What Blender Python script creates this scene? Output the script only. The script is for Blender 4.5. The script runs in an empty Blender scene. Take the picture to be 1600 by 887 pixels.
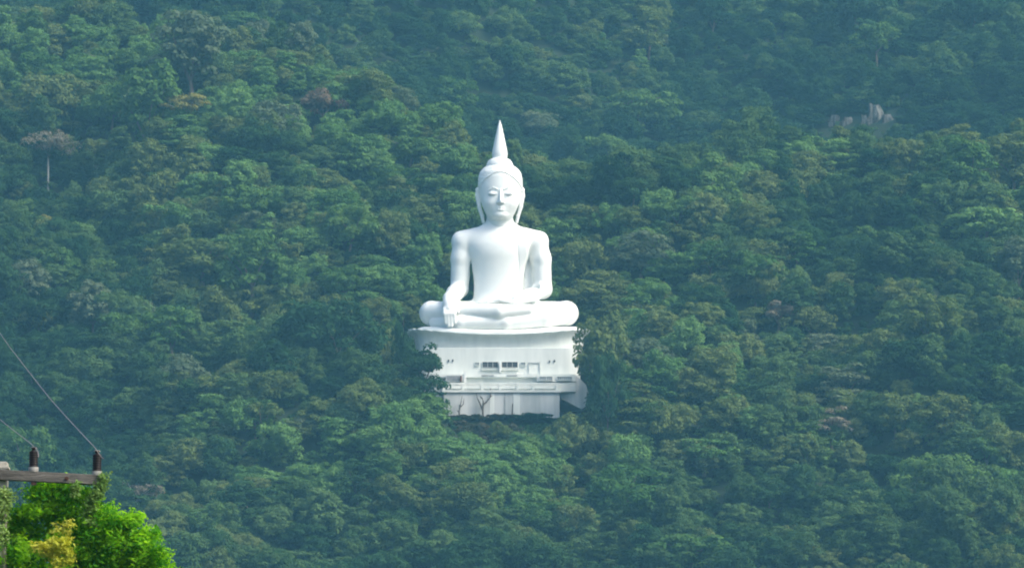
import bpy, math, random
import numpy as np
from mathutils import Vector

# ---------------------------------------------------------------- camera, light, exposure
S = bpy.context.scene
COL = S.collection
CAM_Z, PITCH, FPX = 4.0, math.radians(8.0), 7692.0
cam = bpy.data.objects.new('camera', bpy.data.cameras.new('camera'))
COL.objects.link(cam); S.camera = cam
cam.location = (0, 0, CAM_Z); cam.rotation_euler = (math.pi/2 + PITCH, 0, 0)
cam.data.sensor_width = 36; cam.data.lens = 36*FPX/1600
cam.data.clip_start = 0.5; cam.data.clip_end = 9000

SUN_DIR = Vector((0.60, -0.33, 0.70)).normalized()          # towards the sun
sun_el = math.asin(SUN_DIR.z); sun_az = math.atan2(SUN_DIR.x, SUN_DIR.y)
W = bpy.data.worlds.new('World'); S.world = W; W.use_nodes = True
nt = W.node_tree; bg = nt.nodes['Background']
sky = nt.nodes.new('ShaderNodeTexSky'); sky.sky_type = 'NISHITA'; sky.sun_disc = False
sky.sun_elevation = sun_el; sky.sun_rotation = sun_az
sky.air_density = 0.8; sky.dust_density = 4.0; sky.ozone_density = 0.4
nt.links.new(sky.outputs[0], bg.inputs[0]); bg.inputs[1].default_value = 0.15
sd = bpy.data.lights.new('sun', 'SUN'); sd.energy = 1.5; sd.angle = math.radians(18); sd.color = (1.0, 0.95, 0.86)
sun = bpy.data.objects.new('sun', sd); COL.objects.link(sun)
sun.rotation_euler = SUN_DIR.to_track_quat('Z', 'Y').to_euler(); sun.location = (200, 0, 500)
S.view_settings.view_transform = 'Standard'; S.view_settings.look = 'None'
S.view_settings.gamma = 1; S.view_settings.use_curve_mapping = False
S.view_settings.exposure = 1.08
S.render.engine = 'CYCLES'
cy = S.cycles
cy.filter_width = 2.0; cy.use_denoising = True; cy.max_bounces = 5; cy.diffuse_bounces = 3; cy.volume_bounces = 1
cy.transmission_bounces = 2; cy.glossy_bounces = 1; cy.transparent_max_bounces = 4
HAZE_DENSITY = 0.000150
HAZE_COLOR = (0.23, 0.64, 0.88, 1)

cP, sP = math.cos(PITCH), math.sin(PITCH)
def proj(x, y, z):
    d = y*cP + (z-CAM_Z)*sP
    v = -y*sP + (z-CAM_Z)*cP
    return 800 + FPX*x/d, 443.5 - FPX*v/d
def at(px, py, y):
    """world point on the ray of a photo pixel at world distance y"""
    a = (px-800)/FPX; b = (443.5-py)/FPX
    dx, dy, dz = a, cP - b*sP, sP + b*cP
    t = y/dy
    return Vector((dx*t, y, CAM_Z + dz*t))

# ---------------------------------------------------------------- helpers
def tag(o, label=None, cat=None, group=None, kind=None):
    if label: o['label'] = label
    if cat: o['category'] = cat
    if group: o['group'] = group
    if kind: o['kind'] = kind
    return o
def empty(name, loc=(0, 0, 0), rz=0):
    o = bpy.data.objects.new(name, None); COL.objects.link(o)
    o.location = loc; o.rotation_euler = (0, 0, rz); o.empty_display_size = 1
    return o
def mesh_np(name, V, F, mat=None, smooth=False):
    """V (n,3), F (m,3|4) arrays -> mesh datablock"""
    V = np.asarray(V, np.float32); F = np.asarray(F, np.int32)
    me = bpy.data.meshes.new(name)
    k = F.shape[1]
    me.vertices.add(len(V)); me.vertices.foreach_set('co', V.ravel())
    me.loops.add(F.size); me.loops.foreach_set('vertex_index', F.ravel())
    me.polygons.add(len(F))
    me.polygons.foreach_set('loop_start', np.arange(0, F.size, k, dtype=np.int32))
    me.polygons.foreach_set('loop_total', np.full(len(F), k, np.int32))
    if smooth: me.polygons.foreach_set('use_smooth', np.ones(len(F), bool))
    me.update(calc_edges=True)
    if mat: me.materials.append(mat)
    return me
def link(name, me, parent=None, loc=(0, 0, 0)):
    o = bpy.data.objects.new(name, me); COL.objects.link(o)
    o.location = loc
    if parent: o.parent = parent
    return o
class MB:
    """collects polygons of one mesh"""
    def __init__(s): s.v = []; s.f = []
    def add(s, vs, fs):
        n = len(s.v); s.v += [tuple(p) for p in vs]; s.f += [tuple(i+n for i in f) for f in fs]
    def box(s, x0, x1, y0, y1, z0, z1):
        s.add([(x0,y0,z0),(x1,y0,z0),(x1,y1,z0),(x0,y1,z0),(x0,y0,z1),(x1,y0,z1),(x1,y1,z1),(x0,y1,z1)],
              [(0,3,2,1),(4,5,6,7),(0,1,5,4),(1,2,6,5),(2,3,7,6),(3,0,4,7)])
    def tube(s, pts, rad, n=8):
        pts = [Vector(p) for p in pts]
        if not hasattr(rad, '__len__'): rad = [rad]*len(pts)
        vs = []; fs = []
        for i, p in enumerate(pts):
            d = (pts[min(i+1, len(pts)-1)] - pts[max(i-1, 0)]).normalized()
            a = d.orthogonal().normalized() if i == 0 else (a - d*a.dot(d)).normalized()
            b = d.cross(a)
            for k in range(n):
                t = 2*math.pi*k/n
                vs.append(p + (a*math.cos(t) + b*math.sin(t))*rad[i])
        for i in range(len(pts)-1):
            for k in range(n):
                k2 = (k+1) % n
                fs.append((i*n+k, i*n+k2, (i+1)*n+k2, (i+1)*n+k))
        fs.append(tuple(range(n))[::-1]); fs.append(tuple((len(pts)-1)*n+k for k in range(n)))
        s.add(vs, fs)
    def lathe(s, prof, c=(0, 0), n=24, sx=1, sy=1):
        vs = []; fs = []
        for r, z in prof:
            for k in range(n):
                t = 2*math.pi*k/n
                vs.append((c[0]+r*sx*math.cos(t), c[1]+r*sy*math.sin(t), z))
        for i in range(len(prof)-1):
            for k in range(n):
                k2 = (k+1) % n
                fs.append((i*n+k, i*n+k2, (i+1)*n+k2, (i+1)*n+k))
        fs.append(tuple(range(n))[::-1]); fs.append(tuple((len(prof)-1)*n+k for k in range(n)))
        s.add(vs, fs)
    def build(s, name, mat, parent=None, smooth=False, bevel=0):
        me = bpy.data.meshes.new(name); me.from_pydata(s.v, [], s.f); me.materials.append(mat)
        if smooth: me.polygons.foreach_set('use_smooth', [True]*len(me.polygons))
        me.update()
        o = link(name, me, parent)
        if bevel:
            b = o.modifiers.new('bevel', 'BEVEL'); b.width = bevel; b.segments = 2; b.limit_method = 'ANGLE'
        return o

# ---------------------------------------------------------------- materials
def new_mat(name):
    m = bpy.data.materials.new(name); m.use_nodes = True
    m.node_tree.nodes.clear(); return m, m.node_tree
def leaf_mat(name, c1, c2, transl=0.28, scale=0.35, tint=(1.4, 1.5, 0.7)):
    """leaf colour wandering between c1 and c2 over metres, a little of it per tree"""
    m, t = new_mat(name); N = t.nodes; L = t.links
    out = N.new('ShaderNodeOutputMaterial'); g = N.new('ShaderNodeNewGeometry')
    no = N.new('ShaderNodeTexNoise'); no.inputs['Scale'].default_value = scale; no.inputs['Detail'].default_value = 5
    no.inputs['Roughness'].default_value = 0.7
    L.new(g.outputs['Position'], no.inputs['Vector'])
    oi = N.new('ShaderNodeObjectInfo')
    ad = N.new('ShaderNodeMath'); ad.operation = 'MULTIPLY_ADD'
    ad.inputs[1].default_value = 0.7; ad.inputs[2].default_value = -0.35
    L.new(oi.outputs['Random'], ad.inputs[0])
    mr = N.new('ShaderNodeMapRange'); mr.inputs[1].default_value = 0.3; mr.inputs[2].default_value = 0.7
    L.new(no.outputs['Fac'], mr.inputs[0])
    sm = N.new('ShaderNodeMath'); sm.operation = 'ADD'; sm.use_clamp = True
    L.new(mr.outputs[0], sm.inputs[0]); L.new(ad.outputs[0], sm.inputs[1])
    mx = N.new('ShaderNodeMix'); mx.data_type = 'RGBA'
    mx.inputs['A'].default_value = (*c1, 1); mx.inputs['B'].default_value = (*c2, 1)
    L.new(sm.outputs[0], mx.inputs['Factor'])
    df = N.new('ShaderNodeBsdfDiffuse'); tr = N.new('ShaderNodeBsdfTranslucent')
    L.new(mx.outputs['Result'], df.inputs['Color'])
    tm = N.new('ShaderNodeMix'); tm.data_type = 'RGBA'; tm.blend_type = 'MULTIPLY'; tm.inputs['Factor'].default_value = 1
    L.new(mx.outputs['Result'], tm.inputs['A']); tm.inputs['B'].default_value = (*tint, 1); tm.clamp_result = False
    L.new(tm.outputs['Result'], tr.inputs['Color'])
    ms = N.new('ShaderNodeMixShader'); ms.inputs[0].default_value = transl
    L.new(df.outputs[0], ms.inputs[1]); L.new(tr.outputs[0], ms.inputs[2])
    L.new(ms.outputs[0], out.inputs['Surface'])
    return m
def solid_mat(name, c1, c2, rough=0.7, scale=1.0, stretch=(1, 1, 1), lo=0.35, hi=0.7, bump=0.0, spec=0.3, detail=6, coord='Object', bscale=None):
    m, t = new_mat(name); N = t.nodes; L = t.links
    out = N.new('ShaderNodeOutputMaterial'); b = N.new('ShaderNodeBsdfPrincipled')
    tc = N.new('ShaderNodeTexCoord'); mp = N.new('ShaderNodeMapping'); mp.inputs['Scale'].default_value = stretch
    L.new(tc.outputs[coord], mp.inputs['Vector'])
    no = N.new('ShaderNodeTexNoise'); no.inputs['Scale'].default_value = scale; no.inputs['Detail'].default_value = detail
    no.inputs['Roughness'].default_value = 0.62
    L.new(mp.outputs[0], no.inputs['Vector'])
    mr = N.new('ShaderNodeMapRange'); mr.inputs[1].default_value = lo; mr.inputs[2].default_value = hi
    L.new(no.outputs['Fac'], mr.inputs[0])
    mx = N.new('ShaderNodeMix'); mx.data_type = 'RGBA'
    mx.inputs['A'].default_value = (*c1, 1); mx.inputs['B'].default_value = (*c2, 1)
    L.new(mr.outputs[0], mx.inputs['Factor']); L.new(mx.outputs['Result'], b.inputs['Base Color'])
    b.inputs['Roughness'].default_value = rough; b.inputs['Specular IOR Level'].default_value = spec
    if bump:
        bn = N.new('ShaderNodeTexNoise'); bn.inputs['Scale'].default_value = bscale or scale*6; bn.inputs['Detail'].default_value = 4
        L.new(mp.outputs[0], bn.inputs['Vector'])
        bp = N.new('ShaderNodeBump'); bp.inputs['Strength'].default_value = bump; bp.inputs['Distance'].default_value = 0.05
        L.new(bn.outputs['Fac'], bp.inputs['Height']); L.new(bp.outputs[0], b.inputs['Normal'])
    L.new(b.outputs[0], out.inputs['Surface'])
    return m

M = {}
M['mid green'] = leaf_mat('leaves_mid_green', (0.046, 0.118, 0.027), (0.113, 0.201, 0.054))
M['deep green'] = leaf_mat('leaves_deep_green', (0.015, 0.050, 0.020), (0.044, 0.101, 0.036))
M['olive green'] = leaf_mat('leaves_olive', (0.084, 0.133, 0.036), (0.146, 0.191, 0.065))
M['pale green'] = leaf_mat('leaves_pale_green', (0.080, 0.175, 0.047), (0.146, 0.260, 0.081))
M['grey green'] = leaf_mat('leaves_grey_green', (0.085, 0.127, 0.069), (0.142, 0.181, 0.110))
M['rusty brown'] = leaf_mat('leaves_rusty', (0.150, 0.112, 0.075), (0.200, 0.145, 0.100))
M['yellow green'] = leaf_mat('leaves_yellow_green', (0.170, 0.180, 0.045), (0.260, 0.240, 0.070))
M['grey brown'] = leaf_mat('leaves_grey_brown', (0.150, 0.138, 0.105), (0.205, 0.185, 0.145))
M['forest'] = leaf_mat('leaves_forest', (0.023, 0.068, 0.022), (0.101, 0.174, 0.058), scale=0.06)
M['shrub'] = leaf_mat('leaves_shrub', (0.040, 0.050, 0.028), (0.085, 0.080, 0.048))
M['bark'] = solid_mat('bark', (0.10, 0.08, 0.06), (0.19, 0.16, 0.13), 0.9, 0.8, (1, 1, .2))
M['pale_bark'] = solid_mat('pale_bark', (0.30, 0.29, 0.26), (0.42, 0.41, 0.37), 0.9, 0.8, (1, 1, .2))
M['dead_wood'] = solid_mat('dead_wood', (0.07, 0.06, 0.05), (0.13, 0.11, 0.09), 0.9, 2.0)
M['soil'] = solid_mat('forest_floor', (0.012, 0.026, 0.010), (0.026, 0.042, 0.016), 0.95, 0.12, coord='Generated')
M['rock'] = solid_mat('limestone', (0.035, 0.037, 0.03), (0.145, 0.145, 0.13), 0.9, 0.9, (1, 1, .22), bump=0.6, lo=.42, hi=.6)
M['statue'] = solid_mat('white_statue_paint', (0.69, 0.72, 0.68), (0.80, 0.82, 0.78), 0.42, 0.045, (1, 1, .35), lo=.3, hi=.62, spec=0.35, coord='Object')
M['robe'] = solid_mat('white_robe_lit_tone', (0.79, 0.81, 0.77), (0.86, 0.87, 0.83), 0.42, 0.06, (1, 1, .35), spec=0.35)  # lighter than the body: brighter lit cloth painted into the colour
M['plaster'] = solid_mat('white_plaster', (0.52, 0.56, 0.53), (0.68, 0.71, 0.66), 0.75, 0.22, (1.4, 1, .22), lo=.28, hi=.6, bump=0.1)
M['old_plaster'] = solid_mat('weathered_plaster', (0.32, 0.35, 0.34), (0.56, 0.58, 0.56), 0.85, 0.22, (1.6, 1, .16), lo=.30, hi=.62, bump=0.15)
M['joint_shade'] = solid_mat('joint_and_shade_grey', (0.16, 0.17, 0.17), (0.28, 0.29, 0.29), 0.9, 1.0)  # grey of joints, slots and recess, also of the painted coping shadow
M['dark'] = solid_mat('dark_opening', (0.035, 0.04, 0.045), (0.07, 0.075, 0.08), 0.5, 1.0)
M['glass'] = solid_mat('window_glass', (0.20, 0.23, 0.24), (0.34, 0.37, 0.38), 0.3, 0.9, spec=0.5)
M['eye'] = solid_mat('eye_paint', (0.10, 0.11, 0.12), (0.16, 0.17, 0.18), 0.5, 1.0)
M['figure'] = solid_mat('brown_figure', (0.10, 0.05, 0.04), (0.16, 0.09, 0.06), 0.7, 2.0)

# ---------------------------------------------------------------- terrain
rng = np.random.default_rng(7)
def vnoise(x, y, cell, seed):
    """smooth value noise, range about -1..1"""
    r = np.random.default_rng(seed).uniform(-1, 1, (256, 256))
    u = np.asarray(x)/cell + 100.3; v = np.asarray(y)/cell + 57.1
    iu = np.floor(u).astype(int); iv = np.floor(v).astype(int)
    fu = u-iu; fv = v-iv; fu = fu*fu*(3-2*fu); fv = fv*fv*(3-2*fv)
    g = lambda a, b: r[a % 256, b % 256]
    return (g(iu, iv)*(1-fu)+g(iu+1, iv)*fu)*(1-fv) + (g(iu, iv+1)*(1-fu)+g(iu+1, iv+1)*fu)*fv
def sstep(a, b, x):
    t = np.clip((x-a)/(b-a), 0, 1); return t*t*(3-2*t)
Y_ST, Y_FRONT = 1000.0, 985.0                       # statue centre, front of its retaining wall
Z_FRONT = at(780, 655, Y_FRONT).z
X_ST = at(780, 655, Y_ST).x
SL = 0.60
# relief seen in the photo: bright spurs (+) and dark hollows (-): px, py, rx, ry, metres
RELIEF = [(250,110,170,35,7),(120,190,140,40,5),(430,215,120,45,7),(270,300,90,45,6),(330,400,110,40,7),(50,450,90,45,6),
          (500,460,120,50,6),(620,270,100,50,6),(390,330,90,35,4),(1010,430,110,60,10),(1180,470,110,55,6),(1440,520,100,45,6),
          (1100,600,120,50,5),(1040,680,140,60,5),(1440,670,110,50,7),(700,720,170,50,7),(850,790,150,50,4),(440,720,150,50,3),(1560,760,90,60,5),
          (1300,265,220,40,2),
          (230,262,120,22,-7),(480,262,50,22,-7),(120,300,120,25,-6),(560,610,90,42,-9),(30,560,70,40,-5),(110,720,140,60,-8),(300,800,160,50,-4),
          (600,380,70,50,-5),(930,300,80,50,-6),(1060,250,80,40,-8),(1290,430,60,30,-5),(1530,600,100,30,-10),(1240,590,80,24,-5),
          (1400,770,110,45,-9),(1250,830,130,40,-6),(920,670,60,26,-3),(1080,550,70,25,-4),(1150,180,160,30,-6)]
def ground(x, y):
    x = np.asarray(x, float); y = np.asarray(y, float)
    zb = Z_FRONT + SL*(y-Y_FRONT)
    px, py = proj(x, np.maximum(y, 300), np.maximum(zb, -200))
    crest = 1150 - 66*sstep(-75, 15, x) + 10*sstep(45, 95, x) + 5*np.sin(x*0.035) + 5*np.sin(x*0.11+1)
    zc = Z_FRONT + SL*(crest-Y_FRONT)
    back = zc - 12*sstep(0, 45, y-crest) + 0.80*np.maximum(y-crest-125-30*np.sin(x*.02), 0)
    k = 12.0
    h = np.where(y < crest, zb, back)
    h = h + 3*np.exp(-((y-crest)/14.0)**2) - 3*np.exp(0*y)*0
    add = np.zeros_like(h)
    for a, b, rx, ry, am in RELIEF:
        add = add + (1.5 if am > 0 else 2.1)*am*np.exp(-((px-a)/rx)**2-((py-b)/ry)**2)
    near = sstep(820, 900, y)
    h = h + add*near*(y < crest+40)
    h = h + near*(8.5*(1-.8*np.exp(-((y-crest)/22)**2))*vnoise(x+.5*y, y*1.3, 46, 3)*sstep(13, 40, np.hypot(x-X_ST, y-995)) + 1.6*vnoise(x, y, 19, 4) + 16*vnoise(x-.4*y, y, 95, 5)*sstep(1150, 1260, y))
    # terrace for the statue
    d = np.hypot((x-X_ST)/1.0, (y-1004)/0.95)
    h = h - 8.5*np.exp(-((x-X_ST)/19)**2-((y-970)/13)**2)
    w = 1 - sstep(20.5, 29, d)
    h = h*(1-w) + (Z_FRONT + 0.18*(y-Y_FRONT))*w
    top = 430 + 14*vnoise(x, y, 170, 9)
    h = np.where(h > top-30, top-30 + 30*np.tanh((h-top+30)/30), h)
    low = 0.6*vnoise(x, y, 60, 8)*(y > 150)
    h = np.where(h < 12, 12*np.exp(np.clip((h-12)/12, -50, 0)), h)
    return h + low
def make_ground():
    xs = np.concatenate([np.linspace(-4000, -340, 16), np.linspace(-320, 320, 161), np.linspace(340, 4000, 16)])
    ys = np.concatenate([np.linspace(-3000, 700, 22), np.linspace(715, 1620, 226), np.linspace(1650, 6000, 14)])
    Xg, Yg = np.meshgrid(xs, ys, indexing='ij')
    Z = ground(Xg, Yg)
    V = np.stack([Xg, Yg, Z], -1).reshape(-1, 3)
    nx, ny = len(xs), len(ys)
    i, j = np.meshgrid(np.arange(nx-1), np.arange(ny-1), indexing='ij')
    a = (i*ny+j).ravel()
    F = np.stack([a, a+ny, a+ny+1, a+1], -1)
    o = link('hillside', mesh_np('hillside', V, F, M['soil'], True)); tag(o, kind='structure')
make_ground()

def base_for(px, py, hc):
    """ground point where a tree must stand so that its point hc above ground shows at px, py (first hit)"""
    ys = np.arange(880, 1600, 1.0)
    b = (443.5-py)/FPX; k = (sP + b*cP)/(cP - b*sP)
    zr = CAM_Z + k*ys
    xs = (px-800)/FPX*ys/(cP - b*sP)
    g = ground(xs, ys) + hc
    hit = np.nonzero(g >= zr)[0]
    i = hit[0] if len(hit) else len(ys)-1
    return float(xs[i]), float(ys[i]), float(g[i]-hc)

# ---------------------------------------------------------------- haze
hz = MB(); hz.box(-4100, 4100, -3100, 6100, -4, 480)
m, t = new_mat('haze_air'); out = t.nodes.new('ShaderNodeOutputMaterial'); pv = t.nodes.new('ShaderNodeVolumePrincipled')
pv.inputs['Color'].default_value = HAZE_COLOR; pv.inputs['Density'].default_value = HAZE_DENSITY
pv.inputs['Anisotropy'].default_value = 0.0
t.links.new(pv.outputs[0], out.inputs['Volume'])
tag(hz.build('haze', m), kind='stuff')

# ---------------------------------------------------------------- signed distance statue
class Field:
    kn = 13
    def __init__(s, lo, hi, step):
        s.step = step; s.lo = np.array(lo, np.float32)
        s.ax = [np.arange(lo[i], hi[i]+step, step, dtype=np.float32) for i in range(3)]
        s.d = np.full([len(a) for a in s.ax], 50.0, np.float32)
    def sl(s, lo, hi):
        r = []
        for i in range(3):
            a = int(np.searchsorted(s.ax[i], lo[i])); b = int(np.searchsorted(s.ax[i], hi[i]))
            r.append(slice(max(a, 0), max(b, a+1)))
        return tuple(r)
    def grid(s, q):
        return (s.ax[0][q[0]][:, None, None], s.ax[1][q[1]][None, :, None], s.ax[2][q[2]][None, None, :])
    def comb(s, q, d, k, op='u'):
        a = s.d[q]
        if op == 'u':
            if k > 0:
                h = np.maximum(k-np.abs(a-d), 0)/k
                s.d[q] = np.minimum(a, d) - h*h*k*0.25
            else: s.d[q] = np.minimum(a, d)
        elif op == 's':
            d = -d
            h = np.maximum(k-np.abs(a-d), 0)/max(k, 1e-6)
            s.d[q] = np.maximum(a, d) + h*h*k*0.25
    def cone(s, a, b, r1, r2=None, k=3.0, op='u'):
        if r2 is None: r2 = r1
        a = np.array(a, np.float32); b = np.array(b, np.float32); R = max(r1, r2)+3*k+4
        q = s.sl(np.minimum(a, b)-R, np.maximum(a, b)+R)
        X, Y, Z = s.grid(q)
        if X.size*Y.size*Z.size == 0: return
        ba = b-a; L2 = float((ba*ba).sum()) + 1e-9
        tt = np.clip(((X-a[0])*ba[0]+(Y-a[1])*ba[1]+(Z-a[2])*ba[2])/L2, 0, 1)
        d = np.sqrt((X-a[0]-tt*ba[0])**2+(Y-a[1]-tt*ba[1])**2+(Z-a[2]-tt*ba[2])**2) - (r1+(r2-r1)*tt)
        s.comb(q, d, k, op)
    def chain(s, pts, rs, k=3.0, op='u'):
        for i in range(len(pts)-1): s.cone(pts[i], pts[i+1], rs[i], rs[i+1], k, op)
    def ell(s, c, r, k=3.0, op='u'):
        c = np.array(c, np.float32); r = np.array(r, np.float32)
        q = s.sl(c-r-3*k-4, c+r+3*k+4); X, Y, Z = s.grid(q)
        d = (np.sqrt(((X-c[0])/r[0])**2+((Y-c[1])/r[1])**2+((Z-c[2])/r[2])**2)-1)*float(r.min())
        s.comb(q, d, k, op)
    def loft_d(s, tab, q, p=2.0):
        X, Y, Z = s.grid(q); tab = np.array(tab, np.float32)
        z = s.ax[2][q[2]]
        # smooth interpolation of the table
        zi = np.linspace(tab[0, 0], tab[-1, 0], 200)
        f = []
        for c in range(1, 5):
            v = np.interp(zi, tab[:, 0], tab[:, c]); ker = np.hanning(s.kn); ker /= ker.sum()
            v = np.convolve(np.pad(v, len(ker)//2, 'edge'), ker, 'valid'); f.append(np.interp(z, zi, v)[None, None, :])
        cx, cyy, hw, hd = f
        d = ((np.abs((X-cx)/hw)**p+np.abs((Y-cyy)/hd)**p)**(1/p)-1)*np.minimum(hw, hd)
        return np.maximum(d, np.maximum(tab[0, 0]-Z, Z-tab[-1, 0]))
    def loft(s, tab, k=3.0, p=2.0, op='u'):
        q = (slice(None),)*3
        s.comb(q, s.loft_d(tab, q, p), k, op)
    def mesh(s):
        d = s.d; ins = d < 0
        nx, ny, nz = d.shape
        c = np.zeros((nx-1, ny-1, nz-1), np.uint8)
        for i in (0, 1):
            for j in (0, 1):
                for k in (0, 1):
                    c += ins[i:nx-1+i, j:ny-1+j, k:nz-1+k]
        act = (c > 0) & (c < 8)
        idx = np.full(act.shape, -1, np.int64); ci = np.argwhere(act); idx[act] = np.arange(len(ci))
        acc = np.zeros((len(ci), 3)); cnt = np.zeros(len(ci))
        co = [(i, j, k) for i in (0, 1) for j in (0, 1) for k in (0, 1)]
        for a in range(8):
            for b in range(a+1, 8):
                A, B = np.array(co[a]), np.array(co[b])
                if abs(A-B).sum() != 1: continue
                pa = ci+A; pb = ci+B
                da = d[pa[:, 0], pa[:, 1], pa[:, 2]]; db = d[pb[:, 0], pb[:, 1], pb[:, 2]]
                m_ = (da < 0) != (db < 0)
                tt = np.where(m_, da/np.where(m_, da-db, 1), 0)
                acc[m_] += (A + (B-A)*tt[:, None])[m_]; cnt[m_] += 1
        V = (ci + acc/cnt[:, None])*s.step + s.lo
        Fs = []
        for ax in range(3):
            u, v = (ax+1) % 3, (ax+2) % 3
            lo = [slice(1, -1)]*3; hi = [slice(1, -1)]*3
            sh = list(d.shape)
            n0 = [slice(1, sh[i]-1) for i in range(3)]; n0[ax] = slice(0, sh[ax]-1)
            n1 = list(n0); n1[ax] = slice(1, sh[ax])
            A = ins[tuple(n0)]; B = ins[tuple(n1)]
            for sgn in (True, False):
                e = np.argwhere((A != B) & (A == sgn))
                if not len(e): continue
                off = np.array([1, 1, 1]); off[ax] = 0
                e = e+off
                def cell(du, dv):
                    q = e.copy(); q[:, u] -= du; q[:, v] -= dv
                    return idx[q[:, 0], q[:, 1], q[:, 2]]
                Q = np.stack([cell(1, 1), cell(0, 1), cell(0, 0), cell(1, 0)], -1)
                if not sgn: Q = Q[:, ::-1]
                Fs.append(Q)
        F = np.concatenate(Fs); F = F[(F >= 0).all(1)]
        return V, F

PX = 0.131                                           # metres per photo pixel at the statue
KY = 0.125                                           # how much lower a nearer point must lie to show at the same height
def q3(x, y, z): return (x, y, z + KY*y)             # photo-measured height z for a point y pixels nearer
statue = empty('seated_statue', (X_ST, Y_ST, at(780, 655, Y_ST).z))
tag(statue, 'giant white seated meditating statue with a pointed spire crown on the forest slope', 'statue')
def add_part(name, V, F, mat, parent, zoff=0, smooth=True):
    V = np.array(V, float)*PX; V[:, 2] *= 1.012
    return link(name, mesh_np(name, V, F, mat, smooth), parent)

TORSO = [(164,-1,-8,50,40),(178,-1,-4,42,31),(190,-1,0,39.5,27),(205,-1,0,38.5,25.5),(220,-1,0,39,26),(238,-1,0,42,28),(255,-1,0,48,31),(270,-1,1,53,31),(284,0,2,50,27),(294,0,3,38,22),(301,1,3,27,18),(310,1,2,21,17),(316,1,2,20,16)]
def build_body():
    f = Field((-132, -98, 128), (132, 44, 318), 1.15); f.kn = 31
    f.loft(TORSO, 0)
    # shoulders, arms
    for sx in (-1, 1):
        f.cone((sx*22, 4, 284), (sx*56+1, 4, 277), 16.5, 16, 9)
    f.chain([(-57,4,272), (-59.5,4,250), (-62.5,5,204)], [16.5,16,14], 5)
    f.chain([(60,4,272), (65,4,250), (68,5,203)], [16.5,16,14.5], 5)
    f.cone((-38,4,283),(-60.5,4,279.5),14.5,14,5); f.cone((40,4,283),(63,4,279.5),14.5,14,5)
    # chest
    # lap and thighs
    f.ell(q3(0,-14,160),(92,40,17),8)
    f.chain([q3(-35,4,162), q3(-106,-30,164.5)], [22,18.5], 6)
    f.chain([q3(35,4,162), q3(105,-30,164.5)], [22,18.5], 6)
    # lower leg underneath (knee at the viewer's right)
    f.chain([q3(104,-32,165), q3(70,-52,158), q3(10,-70,149.5), q3(-60,-70,149), q3(-100,-46,150)], [18.5,16.5,12.5,11.5,9], 3)
    # upper leg: knee at the viewer's left, shin across, foot on the far thigh
    f.chain([q3(-105,-32,165), q3(-72,-56,166), q3(0,-76,166), q3(45,-68,169.5)], [18.8,15,12.2,8.8], 2.0)
    f.chain([q3(40,-66,170), q3(62,-60,174), q3(80,-52,177.5)], [7.5,4.8,2.6], 1.4)
    # soft groove between the legs
    f.chain([q3(-60,-84,156.2), q3(0,-90,155.6), q3(40,-80,160.5), q3(82,-64,174)], [1.3,1.5,1.5,.8], 1.2, 's')
    # viewer's-left forearm going forward and down over the knee
    f.chain([(-62.5,5,204), (-70,-22,193), (-78.5,-54,181)], [13.4,12.2,8.4], 4)
    f.cone((-67,-12,196),(-76,-50,183),12.5,9.2,3)
    f.chain([(-78.5,-54,181), (-78,-68,170), (-77,-74,161)], [8.6,9.4,8.8], 3)
    # back of the hand and fingers pointing down over the shin
    for i, (dx, L) in enumerate([(-7.2,22),(-2.6,26),(2.2,26),(6.8,21)]):
        x = -77+dx
        f.chain([(x,-77,161), (x+.4,-81.5,153), (x+1.5,-80.5,161-L)], [3.7,3.4,2.6], 1.8)
    f.chain([(-69.5,-68,170), (-64.5,-76,162), (-63.5,-79,156)], [3.4,2.8,2.1], .8)
    # viewer's-right forearm coming in to the lap
    f.chain([(68,5,203), (52,-24,192), (26,-46,179)], [14.2,11.6,7.8], 4)
    f.ell(q3(10,-52,181),(19,9,4.6),3)
    for i, dy in enumerate([-6,-2,2,6]):
        L = [20,25,26,22][i]
        f.chain([q3(-4,-54+dy,182), q3(-18,-57+dy,182.6), q3(-10-L,-56+dy,180.8)], [3,2.6,1.9], .8)
    f.chain([q3(16,-60,182.5), q3(2,-63,185), q3(-9,-62,184.6)], [3.4,2.8,2.0], .8)
    # armpit notch and navel
    f.ell((-44.5,-2,236),(1.6,24,10),1.5,'s')
    f.chain([(60,-20,268),(54,-20,240),(51.5,-20,214),(51,-20,196)],[4,11,13,12],2.5,'s')
    V, F = f.mesh()
    return V, F
HEAD = [(306,1,-3,15,14),(310,1.2,-9,17,19),(314,1.5,-9.5,19.5,21.5),(321,1.5,-8.5,23.5,25),(331,1.5,-6.5,28,27.5),(345,1.5,-4,32,29.5),(360,1.5,-2,34,30.5),(375,1.5,0,33.5,31),(384,1.5,1,31.5,29.5),(389.5,1.5,2,28,26.5),(393.5,1.5,2,23.5,22.5),(396,1.5,2,18,18)]
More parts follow.
